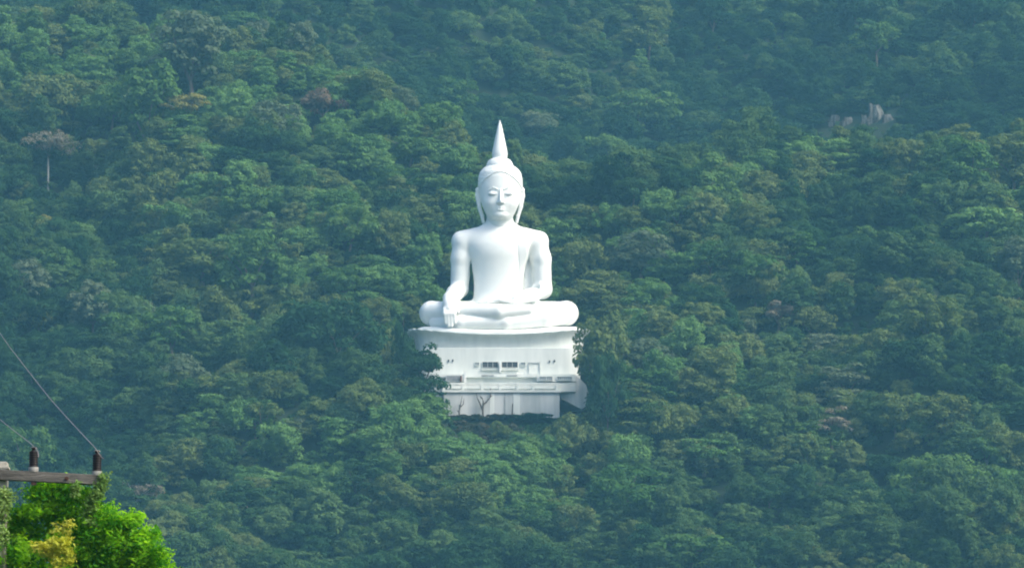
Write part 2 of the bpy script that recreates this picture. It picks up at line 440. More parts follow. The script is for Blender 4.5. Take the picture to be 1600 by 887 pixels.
def build_head():
    f = Field((-44, -48, 296), (47, 42, 400), 0.62)
    f.loft(HEAD, 0)
    f.cone((1,3,296), (1,0,318), 20, 20.5, 3)
    f.ell((2,-28,313.5),(8,5,4),5)                                    # chin
    for s_ in (-1, 1):
        f.ell((2+s_*14,-22,334),(9,8,9),8)                           # cheeks
        f.ell((2+s_*11.3,-38.2,347.6),(7,4.2,3.2),4.5,'s')              # sockets
        f.ell((2+s_*11.5,-29.6,347.0),(7.6,4.2,3.9),1.6)                # lids
        f.chain([(2+s_*5,-35.4,346.2),(2+s_*11.5,-35.2,344.4),(2+s_*18,-31.5,346.4)],[.4,.7,.4],.5,'s')
        f.chain([(2+s_*5,-33.6,353.8),(2+s_*11.5,-33.2,356.8),(2+s_*20,-28.6,352.8)],[.3,.4,.2],2.0)
        f.ell((2.3+s_*3.4,-34.8,333.0),(2.6,3.0,2.1),2.2)             # nostrils
        f.chain([(2.2,-33.2,325.2),(2.2+s_*4,-32.4,325.4),(2.2+s_*8,-30.0,326.8)],[1.1,1.0,.6],1.6)
        f.chain([(2.2,-32.6,321.6),(2.2+s_*3,-32.0,321.9),(2.2+s_*6,-30.4,323.4)],[1.2,1.1,.6],2.6)
        # long ears
        ex = 1.2
        for yy in (-4, 3):
            f.chain([(ex+s_*34.6,yy,357.5),(ex+s_*35.4,yy,348),(ex+s_*32.6,yy-1,331),(ex+s_*28.0,yy-1,316),(ex+s_*26.2,yy-1,307)],[3.9,3.5,3.1,2.6,2.2],1.2)
        f.chain([(ex+s_*34.5,-9,352),(ex+s_*33,-9,336)],[1.8,1.6],2.2,'s')
    f.chain([(2.2,-31.8,352),(2.5,-36.0,341),(2.8,-39.6,333.5)],[2.0,2.5,3.1],1.8)
    return f.mesh()
def build_hair():
    f = Field((-38, -38, 336), (41, 42, 402), 0.62)
    q = (slice(None),)*3; X, Y, Z = f.grid(q)
    d = f.loft_d([(336,1.5,6,27,24)]+[(a,b,c,h+1.1,e+1.1) for a,b,c,h,e in HEAD if a >= 345][:-1]+[(397,1.5,2,17,17)], q)
    line = 381.0 - 0.019*(X-1.5)**2
    cut = np.minimum(line-Z, -(Y+3))
    d = np.maximum(d, cut)
    d = d - 0.6*np.sin(X*1.5)*np.sin(Z*1.5+np.sin(X*0.8))*np.cos(Y*1.5)
    f.d = d.astype(np.float32)
    return f.mesh()
V1, F1 = build_body(); V2, F2 = build_head()
body = add_part('body', np.concatenate([V1, V2]), np.concatenate([F1, F2+len(V1)]), M['statue'], statue)
Vh, Fh = build_hair(); hair = add_part('hair', Vh, Fh, M['statue'], statue)
def build_topknot():
    f = Field((-27, -26, 386), (28, 28, 410), 0.6)
    f.loft([(386,.7,1,21.5,21.5),(393,.7,1,21.6,21.5),(397,.6,1,21.2,21),(401,.5,1,19.6,19.4),(404.5,.5,1,17,17),(407,.5,1,12.5,12.5),(409,.5,1,9,9)], 0)
    X, Y, Z = f.grid((slice(None),)*3)
    f.d -= (0.42*np.sin(X*1.5)*np.sin(Z*1.5+np.sin(X*0.8))*np.cos(Y*1.5)).astype(np.float32)
    return f.mesh()
Vt, Ft = build_topknot(); add_part('topknot', Vt, Ft, M['statue'], statue)
mb = MB()
mb.lathe([(r*PX, z*PX*1.012) for r, z in [(10,403),(11.4,405),(11.2,408),(12.0,411),(12.3,414),(11.9,418),(10.7,424),(9.4,430),(7.9,437),(6.2,445),(4.5,453),(2.8,460),(1.4,464.5),(1.2,466),(.3,467.5)]], (0.8*PX, 0.13), 32)
mb.build('crown_spire', M['statue'], statue, True)
for s_ in (-1, 1):
    mb = MB()
    mb.tube([((2+s_*dx)*PX, yy*PX, z*PX*1.012) for dx, yy, z in [(5.5,-34.2,345.9),(9,-34.5,344.9),(12,-34.2,344.6),(15,-33,345.3),(17.5,-31.3,346.4)]], [.03,.07,.08,.06,.03], 6)
    mb.build('eye_line', M['eye'], statue, True)
def build_robe():
    f = Field((10, -44, 186), (76, 30, 310), 0.8)
    q = (slice(None),)*3; X, Y, Z = f.grid(q)
    g = Field((10, -44, 186), (76, 30, 310), 0.8); g.kn = 31
    g.loft(TORSO, 0)
    g.cone((22,4,284),(57,4,277),16.5,16,9); g.cone((40,4,283),(63,4,279.5),14.5,14,5);
    # the folded end over the shoulder: left edge vertical, right edge running down to the tip
    zl = np.array([214,223,232,252,292,310.]); left = np.array([34,31.5,31.2,30,26,22.])
    zr = np.array([214,223,232,252,284,310.]); right = np.array([31,34,37,43,53,50.])
    L = np.interp(f.ax[2], zl, left)[None, None, :]; R = np.interp(f.ax[2], zr, right)[None, None, :]
    d = np.maximum(g.d - .2 - 4.6*np.clip((X-L)/14, 0, 1)*np.clip((294-Z)/26, .02, 1), np.maximum(L-X, X-R)); d = np.maximum(d, 222-Z); d = np.maximum(d, Y-14)
    # cloth filling the space between arm and body
    pan = np.maximum(np.maximum(np.abs(X-50)-20, np.abs(Y-8-1.2*np.sin(X*.42))-3.5), np.maximum(188-Z, Z-286))
    d = np.minimum(d, pan)
    f.d = d.astype(np.float32)
    return f.mesh()
Vr, Fr = build_robe(); add_part('robe', Vr, Fr, M['robe'], statue)

# ---------------------------------------------------------------- pedestal (a small building)
ped = empty('statue_pedestal', (X_ST, Y_ST, at(780, 655, Y_ST).z))
tag(ped, 'white lotus pedestal building with slot windows and terrace under the seated statue', 'pedestal')
class PB(MB):
    """boxes in photo pixels from the statue centre; the z values are apparent heights on the front face"""
    def pbox(s, x0, x1, y0, y1, z0, z1):
        o = KY*y0
        s.box(x0*PX, x1*PX, y0*PX, y1*PX, (z0+o)*PX*1.012, (z1+o)*PX*1.012)
def superring(hw, hd, n=96, p=2.6):
    out = []
    for k in range(n):
        t = 2*math.pi*k/n; c, s_ = math.cos(t), math.sin(t)
        out.append((hw*math.copysign(abs(c)**(2/p), c), hd*math.copysign(abs(s_)**(2/p), s_)))
    return out
def ring_stack(levels, mat, name, p=2.6, petals=None, n=192, sag=1.0, smooth=True):
    """levels: (half width, half depth, z at the front); the ring rises towards its ends"""
    vs = []; fs = []
    for hw, hd, z, rise in levels:
        for k, (x, y) in enumerate(superring(hw, hd, n, p)):
            a = abs(x)/max(hw, 1); zz = z + KY*(-hd) + rise*a**2.2*sag
            if petals:
                w = abs(math.cos(petals*math.pi*k/n))
                f = petals_amp(hw, z)
                x *= 1+f*w*.02; y *= 1+f*w*.012; zz += f*w*2.4*a*a
            vs.append((x*PX, y*PX, zz*PX*1.012))
    m_ = len(levels)
    for i in range(m_-1):
        for k in range(n):
            k2 = (k+1) % n; fs.append((i*n+k, i*n+k2, (i+1)*n+k2, (i+1)*n+k))
    fs.append(tuple(range(n))[::-1]); fs.append(tuple((m_-1)*n+k for k in range(n)))
    b = MB(); b.add(vs, fs); return b.build(name, mat, ped, smooth)
def petals_amp(hw, z): return max(0, min(1, (z-112)/16))
# seat cushion with its rim, then the lotus band, then the drum
ring_stack([(118,80,128,10),(128,86,131,10),(131,88,133.5,10),(130,87.5,136.5,11),(124,82,138.5,11),(90,60,139,9)], M['statue'], 'cushion_rim', 3.2)
ring_stack([(129,78,108,1.5),(129.5,78.5,112,2.5),(130,79.5,119,5),(132,82,126,8),(138,87,130,10.5),(141,90,132,12),(136,88,132.5,12)], M['plaster'], 'lotus_band', 3.6, petals=30)
ring_stack([(126,84,30,0),(126,84,110.8,0),(125,83,111.2,0)], M['plaster'], 'drum_wall', 9, smooth=False)
b = PB()
b.pbox(-92, 116, -92, -70, 66, 71); b.build('terrace_ledge', M['plaster'], ped)
b = PB(); b.pbox(-85, 93, -113, 40, 30, 45.2); b.pbox(-85, 93, -115, 40, -22, 43.2); b.build('retaining_wall', M['old_plaster'], ped)
b = PB(); b.pbox(-88, 95.5, -117.5, -80, 43.4, 46.6); b.build('wall_coping', M['plaster'], ped)
b = PB(); b.pbox(-89, 95.8, -117.0, -116.0, 42.2, 43.3); b.build('coping_shadow_strip', M['joint_shade'], ped)  # dark strip paints the shade under the coping
# parapet with openings
for x0, x1 in [(-84,-56),(-54,-28),(-24,0),(3,27),(30,52),(54,88)]:
    b = PB(); b.pbox(x0, x1, -112, -109, 48.8, 53.6); b.build('parapet_panel', M['plaster'], ped)
for x in (-85,-55,-26,1.5,28.5,53,89):
    b = PB(); b.pbox(x-1.6, x+1.6, -113, -108, 46, 56); b.build('parapet_post', M['plaster'], ped)
b = PB(); b.pbox(-86, 90, -111.5, -109.5, 55.2, 57.5); b.build('parapet_rail', M['plaster'], ped)
for x0, x1 in [(-57,-30),(6,27),(36,48)]:
    b = PB(); b.pbox(x0, x1, -105, -104, 46.5, 51); b.build('low_grille', M['dark'], ped)
b = PB(); b.pbox(-96, 118, -106, -78, 44, 58); b.build('terrace_block', M['plaster'], ped)
b = PB(); b.pbox(-100, -85.5, -108, -60, 20, 53); b.build('side_block', M['old_plaster'], ped)
# windows of the drum: frame + pane
def window(x0, x1, z0, z1, nb=0, y=-84.3, mat='dark'):
    b = PB(); fr = .6
    b.pbox(x0-fr, x1+fr, y-1.4, y+.6, z1, z1+fr); b.pbox(x0-fr, x1+fr, y-1.4, y+.6, z0-fr, z0)
    b.pbox(x0-fr, x0, y-1.4, y+.6, z0, z1); b.pbox(x1, x1+fr, y-1.4, y+.6, z0, z1)
    for i in range(1, nb):
        xx = x0+(x1-x0)*i/nb; b.pbox(xx-.25, xx+.25, y-.9, y+.3, z0, z1)
    o = b.build('window', M['plaster'], ped)
    b = PB(); b.pbox(x0, x1, y-.4, y+.4, z0, z1); b.build('pane', M[mat], o)
window(-25.5, -1.8, 81, 89.5, 3); window(4.2, 28.6, 81, 89.5, 3)
window(-37, -31, 84, 88.6, 2, mat='glass'); window(34, 40.4, 83.6, 88.8, 2, mat='glass')
window(62.5, 72, 61.5, 67, 4, y=-106.6, mat='glass'); window(73.6, 82, 61.5, 67, 4, y=-106.6, mat='glass')
window(90, 112, 61.8, 67, 7, y=-106.6, mat='glass')
b = PB(); b.pbox(58, 118, -106, -84, 59.5, 70.5); b.build('side_room', M['plaster'], ped)
b = PB(); b.pbox(-82, -54, -106, -84, 59.5, 71); b.build('side_room', M['plaster'], ped)
b = PB(); b.pbox(-80, -57, -106.8, -105.5, 61.5, 68.5); b.build('recess', M['joint_shade'], ped)
b = PB(); b.pbox(-54, -50.4, -107, -103, 58, 75); b.build('column', M['statue'], ped)
b = PB(); b.pbox(.6, 3.4, -90, -85.6, 74, 91); b.build('column', M['statue'], ped)
b = PB(); b.pbox(-27, 30.5, -87.5, -84.0, 77, 79.0); b.build('balcony_slab', M['plaster'], ped)
for x0, x1 in [(-27,-8),(12,28)]:
    b = PB(); b.pbox(x0, x1, -93, -92.2, 68, 69.4); b.build('vent_slot', M['joint_shade'], ped)
# door frames, small vents
b = PB(); b.pbox(45.8, 47, -85.6, -84, 72, 89); b.pbox(62.4, 63.6, -85.6, -84, 72, 89); b.pbox(45.8, 63.6, -85.6, -84, 88, 89.2); b.build('door_frame', M['old_plaster'], ped)
for x, z in [(-78,91.5),(-71.5,91.8),(78,90),(85.5,91)]:
    b = PB(); b.pbox(x-1.1, x+1.1, -85.2, -84, z-1.8, z+1.6); b.build('vent', M['dark'], ped)
# joints of the retaining wall
for x in (9.0,):
    b = PB(); b.pbox(x-.45, x+.45, -115.5, -115.02, -20, 41.5); b.build('wall_joint', M['joint_shade'], ped)
for x, w in ((22, 10), (-14, 7)):
    b = PB(); b.pbox(x, x+w, -115.4, -115.03, -20, 42.0); b.build('wall_pilaster', M['plaster'], ped)
# sloping wing wall on the viewer's right
b = MB()
pts = [(93.5,70),(121,68),(134,54),(143,27),(127,17),(94,34)]
vs = [(x*PX, -99*PX, (z-12.2)*PX*1.012) for x, z in pts] + [(x*PX, -60*PX, (z-12)*PX*1.012) for x, z in pts]
n = len(pts)
b.add(vs, [tuple(range(n))[::-1], tuple(range(n, 2*n))] + [(i, (i+1) % n, (i+1) % n+n, i+n) for i in range(n)])
b.build('wing_wall', M['old_plaster'], ped)
# little dark standing figure in the left recess
fig = empty('standing_figurine', (X_ST-58.5*PX, Y_ST-109.5*PX, ped.location.z+(61.2-13.6)*PX)); fig.scale = (1, 1, 1)
tag(fig, 'small dark brown standing figurine in the recess left of the white column', 'figurine')
b = MB(); b.lathe([(.22,-.2),(.26,0),(.2,.35),(.28,.6),(.12,.78),(.16,.9),(.13,1.0),(.03,1.08)], n=12); b.build('figure', M['figure'], fig, True)

# ---------------------------------------------------------------- trees
def crown_arrays(rs, R, H, z0, nclump, per, style, leaf, rc=(0.26, 0.42)):
    """leaf-clump quads over lumpy sub-crowns. style: dome, flat, tall, layered, open"""
    P = []; Nn = []
    cl = []
    subs = []
    for i in range(5):
        a_ = 2*math.pi*(i+rs.uniform(-.3, .3))/5; q_ = R*rs.uniform(.25, .55)*(0 if i == 0 and style == 'tall' else 1)
        r_ = R*rs.uniform(.42, .62); hh = H*rs.uniform(.30, .44)
        subs.append((math.cos(a_)*q_, math.sin(a_)*q_, z0+hh+(H-2*hh)*rs.uniform(.1, 1.0), r_, hh))
    for i in range(nclump):
        u = rs.uniform(0, 2*math.pi)
        if style == 'flat':
            rr = math.sqrt(rs.uniform(0, 1))*0.86; z = 0.35+0.42*math.sqrt(max(0, 1-rr*rr))*rs.uniform(-.5, 1.1)
            c = np.array([math.cos(u)*rr*R, math.sin(u)*rr*R, z0+H*z]); fl = .5
        elif style == 'layered':
            lay = rs.integers(0, 4); rr = math.sqrt(rs.uniform(0.02, 1))*(1.0-0.17*lay)
            c = np.array([math.cos(u)*rr*R, math.sin(u)*rr*R, z0+H*(.15+.22*lay+rs.uniform(-.11, .11)+.05*math.cos(u+lay*2))]); fl = .42
        else:
            sub = subs[i % len(subs)]
            ct = rs.uniform(-0.75, 1.0); st = math.sqrt(1-ct*ct); rr = rs.uniform(.70, .92)
            c = np.array([sub[0]+math.cos(u)*st*rr*sub[3], sub[1]+math.sin(u)*st*rr*sub[3], sub[2]+ct*rr*sub[4]]); fl = .75
        r = R*rs.uniform(*rc)
        cl.append((c, r, fl))
    for c, r, fl in cl:
        k = int(per*(r/(R*.34))**2)
        d = rs.normal(size=(k, 3)); d /= np.linalg.norm(d, axis=1)[:, None]
        d[:, 2] = np.where(d[:, 2] < -0.35, -d[:, 2], d[:, 2])
        rad = r*(0.70+0.34*rs.random(k))
        # finer lumps on each clump
        lump = 1+0.16*np.sin(d[:, 0]*7+c[0]*3)*np.sin(d[:, 1]*7+c[1]*3)+0.1*np.sin(d[:, 2]*11+c[2])
        P.append(c+d*(rad*lump)[:, None]*np.array([1, 1, fl])); Nn.append(d*np.array([1, 1, 1/fl]))
    P = np.concatenate(P); Nn = np.concatenate(Nn); k = len(P)
    Nn = Nn/np.linalg.norm(Nn, axis=1)[:, None] + rs.normal(size=(k, 3))*0.30 + np.array([0, 0, .25])
    Nn /= np.linalg.norm(Nn, axis=1)[:, None]
    return quads(rs, P, Nn, leaf)
def quads(rs, P, Nn, leaf):
    k = len(P)
    a = np.cross(Nn, rs.normal(size=(k, 3))); a /= np.linalg.norm(a, axis=1)[:, None]
    b = np.cross(Nn, a)
    s1 = rs.uniform(leaf[0], leaf[1], k)[:, None]*.5; s2 = s1*rs.uniform(.5, .95, (k, 1))
    j = lambda: 1+rs.uniform(-.3, .3, (k, 1))
    V = np.stack([P+a*s1*j(), P+b*s2*j(), P-a*s1*j(), P-b*s2*j()], 1).reshape(-1, 3)
    F = np.arange(4*k).reshape(-1, 4)
    return V, F
def trunk_mb(rs, h, r, R, z0, H, limbs=5):
    b = MB(); lean = rs.uniform(-.5, .5, 2)
    b.tube([(0, 0, -1.2), (lean[0]*.3, lean[1]*.3, h*.5), (lean[0], lean[1], h)], [r*1.25, r, r*.7], 8)
    for i in range(limbs):
        u = 2*math.pi*(i+rs.uniform(0, .6))/limbs; q = rs.uniform(.45, .7)*R
        b.tube([(lean[0], lean[1], h*.92), (lean[0]+math.cos(u)*q*.5, lean[1]+math.sin(u)*q*.5, h+H*.22), (math.cos(u)*q, math.sin(u)*q, z0+H*rs.uniform(.45, .75))], [r*.55, r*.36, r*.12], 6)
    return b

# prototypes, unit radius about 6 m
STY = ['dome', 'flat', 'tall', 'layered', 'dome', 'flat', 'dome', 'tall', 'layered', 'dome', 'dome', 'dome', 'dome', 'flat', 'tall']
SHAPE = {'dome': 'domed', 'flat': 'flat topped', 'tall': 'tall crowned', 'layered': 'layered', 'open': 'sparse'}
PROTO = []
for i, st in enumerate(STY):
    rs = np.random.default_rng(100+i)
    R = 6.0; H = {'dome': 9.5, 'flat': 7.5, 'tall': 12.0, 'layered': 9.0}[st]; z0 = 1.6
    n_ = {'dome': 85, 'flat': 80, 'tall': 85, 'layered': 85}[st]
    V, F = crown_arrays(rs, R if st != 'tall' else 5.0, H, z0, n_, 210, st, (.28, .66), (.15, .29))
    cme = mesh_np('crown', V, F, M['mid green'])
    tb = trunk_mb(rs, 4.5, .28, R, z0, H)
    tme = bpy.data.meshes.new('trunk'); tme.from_pydata(tb.v, [], tb.f); tme.materials.append(M['bark']); tme.update()
    PROTO.append((st, cme, tme, z0+H*.55, z0+H))
BIG = []                                             # placed big trees: x, y, r, centre px py
def blocked(x, y, z, r, ztop):
    """would this crown cover the statue or the pedestal as the photo shows them?"""
    if y > 1012:
        # keep out of the body volume behind
        return abs(x-X_ST) < 19+r and y < 1020+r*.3
    if math.hypot(x-X_ST, (y-1003)) < 15+r*.9 and y > 978: return True
    for k in (-1, -.6, -.3, 0, .3, .6, 1):
        px, py = proj(x+k*r, y, z+(ztop-z)*(1-.35*k*k))
        lim = float(np.interp(px, [560, 600, 640, 652, 684, 690, 702, 730, 860, 878, 925, 940, 960], [-1e4, 470, 525, 560, 570, 618, 668, 662, 662, 652, 640, 500, -1e4]))
        if py < lim: return True
    return False
CLEAR = []                                           # px0, px1, py0, py1, distance: nothing nearer may cover this window
def rock_block(x, y, z, r):
    for x0, x1, y0, y1, yd in CLEAR:
        if y > yd+1: continue
        px, py = proj(x, y, z+r*1.9); w = r/PX
        if px+w*.85 > x0 and px-w*.85 < x1 and py < y1 and py+w*1.2 > y0: return True
    return False
for x0, x1, y0, y1, q in [(1290,1334,168,193,1.5),(1340,1400,140,189,1.5),(66,86,245,296,2),(206,226,786,812,2),(478,536,150,185,9),(252,322,148,188,9),(180,252,752,800,9),(30,118,188,245,14)]:
    CLEAR.append((x0, x1, y0, y1, base_for((x0+x1)/2, y1, q)[1]))

cand = []
def put_tree(x, y, s, sz, fam, proto, label=None, name='forest_tree'):
    z = float(ground(x, y)); st, cme, tme, hc, ht = PROTO[proto]
    o = empty(name, (x, y, z-.5), rng.uniform(0, 6.28)); o.scale = (s*rng.uniform(.82, 1.22), s*rng.uniform(.82, 1.22), sz*.95)
    c = link('crown', cme, o); c.material_slots[0].link = 'OBJECT'; c.material_slots[0].material = M[fam]
    link('trunk', tme, o)
    px, py = proj(x, y, z+hc*sz)
    BIG.append(dict(o=o, px=px, py=py, fam=fam, st=st, x=x, y=y, r=6*s, label=label))
    return o
# crowns that stand out in the photo: px, py of the crown, width in px, colour, prototype
MAN = [(175,100,115,'mid green',1),(60,110,80,'mid green',0),(175,170,100,'mid green',10),(385,45,95,'mid green',5),(345,170,75,'mid green',4),
       (425,185,95,'grey green',0),(470,222,85,'pale green',1),(268,285,72,'olive green',2),(245,345,90,'olive green',6),(385,315,95,'mid green',9),
       (315,395,140,'olive green',5),(405,352,70,'grey green',4),(35,440,100,'grey green',6),(150,425,70,'mid green',0),(60,490,80,'olive green',11),
       (540,440,80,'mid green',4),(585,495,70,'olive green',2),(525,480,80,'olive green',9),(440,500,80,'olive green',0),(420,560,100,'deep green',6),
       (640,235,90,'mid green',1),(615,285,85,'mid green',9),(700,300,75,'mid green',0),(1000,395,110,'grey green',6),(1015,470,90,'pale green',9),
       (1110,395,95,'mid green',0),(1180,430,90,'mid green',4),(1265,500,75,'olive green',0),(1430,505,95,'olive green',11),(1160,520,90,'grey green',8),
       (1120,575,90,'mid green',8),(1320,590,110,'grey green',3),(1290,545,90,'grey green',8),(1000,590,110,'mid green',3),(1020,650,75,'mid green',0),(1400,650,90,'olive green',6),
       (1470,650,95,'olive green',9),(1560,590,80,'mid green',0),(1370,75,85,'mid green',0),(1100,700,95,'pale green',1),(930,640,60,'deep green',0),(860,865,75,'pale green',4),
       (840,795,90,'mid green',6),(700,700,100,'pale green',5),(650,640,80,'pale green',9),(600,660,90,'mid green',1),(560,745,110,'deep green',3),(1250,660,80,'mid green',8),
       (720,760,80,'mid green',0),(400,640,70,'mid green',2),(1540,700,80,'pale green',0),(1060,330,80,'mid green',4),(950,250,80,'mid green',0),(860,380,50,'pale green',7),
       (1380,230,90,'mid green',9),(1480,250,90,'mid green',4),(1200,260,80,'mid green',0),(830,260,60,'mid green',9),(880,430,45,'mid green',0)]
for px, py, w, fam, p in MAN:
    hc = PROTO[p][3]
    s = w/2*PX*1.02/6.0
    x, y, z = base_for(px, py, hc*s)
    s *= y/1000
    if blocked(x, y, z, 6*s, z+PROTO[p][4]*s) or rock_block(x, y, z, 6*s): continue
    put_tree(x, y, s, s*rng.uniform(.92, 1.08), fam, p)
# two trees that overlap the pedestal
def manual(px, py, y, s, sz, fam, p, label=None):
    pt = at(px, py, y); z = float(ground(pt.x, y)); hc = PROTO[p][3]
    return pt.x, y, s, max(0.5, (pt.z-z)/hc) if sz is None else sz, fam, p, label
for px, py, y, s, fam, p, lab in [
        (660,570,974,1.05,'deep green',3,'dark layered tree whose twiggy edge overlaps the left side of the white pedestal'),
        (666,630,966,.80,'mid green',6,None),
        (940,552,974,1.02,'olive green',7,'tall olive green tree overlapping the right knee and right edge of the pedestal'),
        (948,606,966,.84,'deep green',9,'deep green round tree hiding the end of the sloping wing wall'),
        (614,540,1006,.62,'mid green',6,None),(630,505,1024,.7,'mid green',0,None),(612,500,1030,.8,'deep green',6,None),(598,565,996,.7,'olive green',0,None),(628,560,990,.5,'deep green',4,None),
        (672,672,958,.62,'pale green',4,None)]:
    put_tree(*manual(px, py, y, s, None, fam, p, lab))

# poisson fill of further big crowns over the visible slope
FAM = ['mid green', 'deep green', 'olive green', 'pale green', 'grey green']
def shaded_family(x, y, r_):
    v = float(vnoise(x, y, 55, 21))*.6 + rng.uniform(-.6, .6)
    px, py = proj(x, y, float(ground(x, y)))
    rel = sum(am*math.exp(-((px-a)/rx)**2-((py-b-15)/ry)**2) for a, b, rx, ry, am in RELIEF); v += max(-.8, min(.6, rel/9))  # relief shade and light painted by leaf tone, beside real species variety
    if px < 600 and 110 < py < 500: v += .25  # lit left spur painted with paler leaves
    if py < 170: v -= .35 if px < 850 else .7  # shade of the upper slope painted with darker leaves
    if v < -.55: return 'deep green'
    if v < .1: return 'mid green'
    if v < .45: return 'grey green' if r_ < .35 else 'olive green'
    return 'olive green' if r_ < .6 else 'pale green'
def visible_frac(x, y, z, r):
    px, py = proj(x, y, z)
    return -20 < px < 1620 and -15 < py < 905
tries = 0
while len(BIG) < 296 and tries < 30000:
    tries += 1
    y = rng.uniform(925, 1180) if rng.random() < .78 else rng.uniform(1230, 1430); x = rng.uniform(-.115, .115)*y
    s = rng.uniform(.60, 1.05) if rng.random() < .7 else rng.uniform(1.0, 1.8)
    p = int(rng.integers(0, len(PROTO))); z = float(ground(x, y))
    if PROTO[p][0] == 'layered' and not (rng.random() < .5): continue
    if not visible_frac(x, y, z+PROTO[p][3]*s, 6*s): continue
    rmin = 4.9*s
    if any((x-b_['x'])**2+(y-b_['y'])**2 < (rmin+b_['r']*.82)**2 for b_ in BIG): continue
    if blocked(x, y, z, 6*s, z+PROTO[p][4]*s) or rock_block(x, y, z, 6*s): continue
    fam = shaded_family(x, y, rng.random())
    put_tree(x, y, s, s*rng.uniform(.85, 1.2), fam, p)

# smaller trees packed between the big crowns: one mass
def instancer(name, P, scales, rots, variants, label, mats, shapes=None):
    """one object whose points carry a tree each: variant v = crown shape v % shapes in material v // shapes"""
    me = bpy.data.meshes.new(name); me.vertices.add(len(P)); me.vertices.foreach_set('co', np.ascontiguousarray(P[:, :3], np.float32).ravel())
    for nm, arr in (('tree_scale', scales), ('tree_rotation', rots)):
        me.attributes.new(nm, 'FLOAT_VECTOR', 'POINT').data.foreach_set('vector', arr.astype(np.float32).ravel())
    me.attributes.new('tree_variant', 'INT', 'POINT').data.foreach_set('value', variants.astype(np.int32))
    me.update()
    o = link(name, me); tag(o, label, name, kind='stuff')
    g = bpy.data.node_groups.new(name+'_instances', 'GeometryNodeTree')
    g.interface.new_socket('Geometry', in_out='INPUT', socket_type='NodeSocketGeometry')
    g.interface.new_socket('Geometry', in_out='OUTPUT', socket_type='NodeSocketGeometry')
    gi = g.nodes.new('NodeGroupInput'); go = g.nodes.new('NodeGroupOutput'); jn = g.nodes.new('GeometryNodeJoinGeometry')
    kids = []
    for cme in (shapes or [p_[1] for p_ in PROTO]):
        kids.append(next(ob for ob in COL.objects if ob.type == 'MESH' and ob.data == cme))
    for mt in reversed(mats):
        for kob in reversed(kids):
            oi = g.nodes.new('GeometryNodeObjectInfo'); oi.transform_space = 'ORIGINAL'; oi.inputs['Object'].default_value = kob
            oi.inputs['As Instance'].default_value = False
            sm = g.nodes.new('GeometryNodeSetMaterial'); sm.inputs['Material'].default_value = M[mt]
            g2 = g.nodes.new('GeometryNodeGeometryToInstance')
            g.links.new(oi.outputs['Geometry'], sm.inputs[0]); g.links.new(sm.outputs[0], g2.inputs[0]); g.links.new(g2.outputs[0], jn.inputs[0])
    ip = g.nodes.new('GeometryNodeInstanceOnPoints'); ip.inputs['Pick Instance'].default_value = True
    def attr(nm, ty):
        a = g.nodes.new('GeometryNodeInputNamedAttribute'); a.data_type = ty; a.inputs['Name'].default_value = nm; return a
    g.links.new(gi.outputs[0], ip.inputs['Points']); g.links.new(jn.outputs[0], ip.inputs['Instance'])
    g.links.new(attr('tree_variant', 'INT').outputs[0], ip.inputs['Instance Index'])
    g.links.new(attr('tree_rotation', 'FLOAT_VECTOR').outputs[0], ip.inputs['Rotation'])
    g.links.new(attr('tree_scale', 'FLOAT_VECTOR').outputs[0], ip.inputs['Scale'])
    g.links.new(ip.outputs[0], go.inputs[0])
    md = o.modifiers.new('instances', 'NODES'); md.node_group = g
    return o
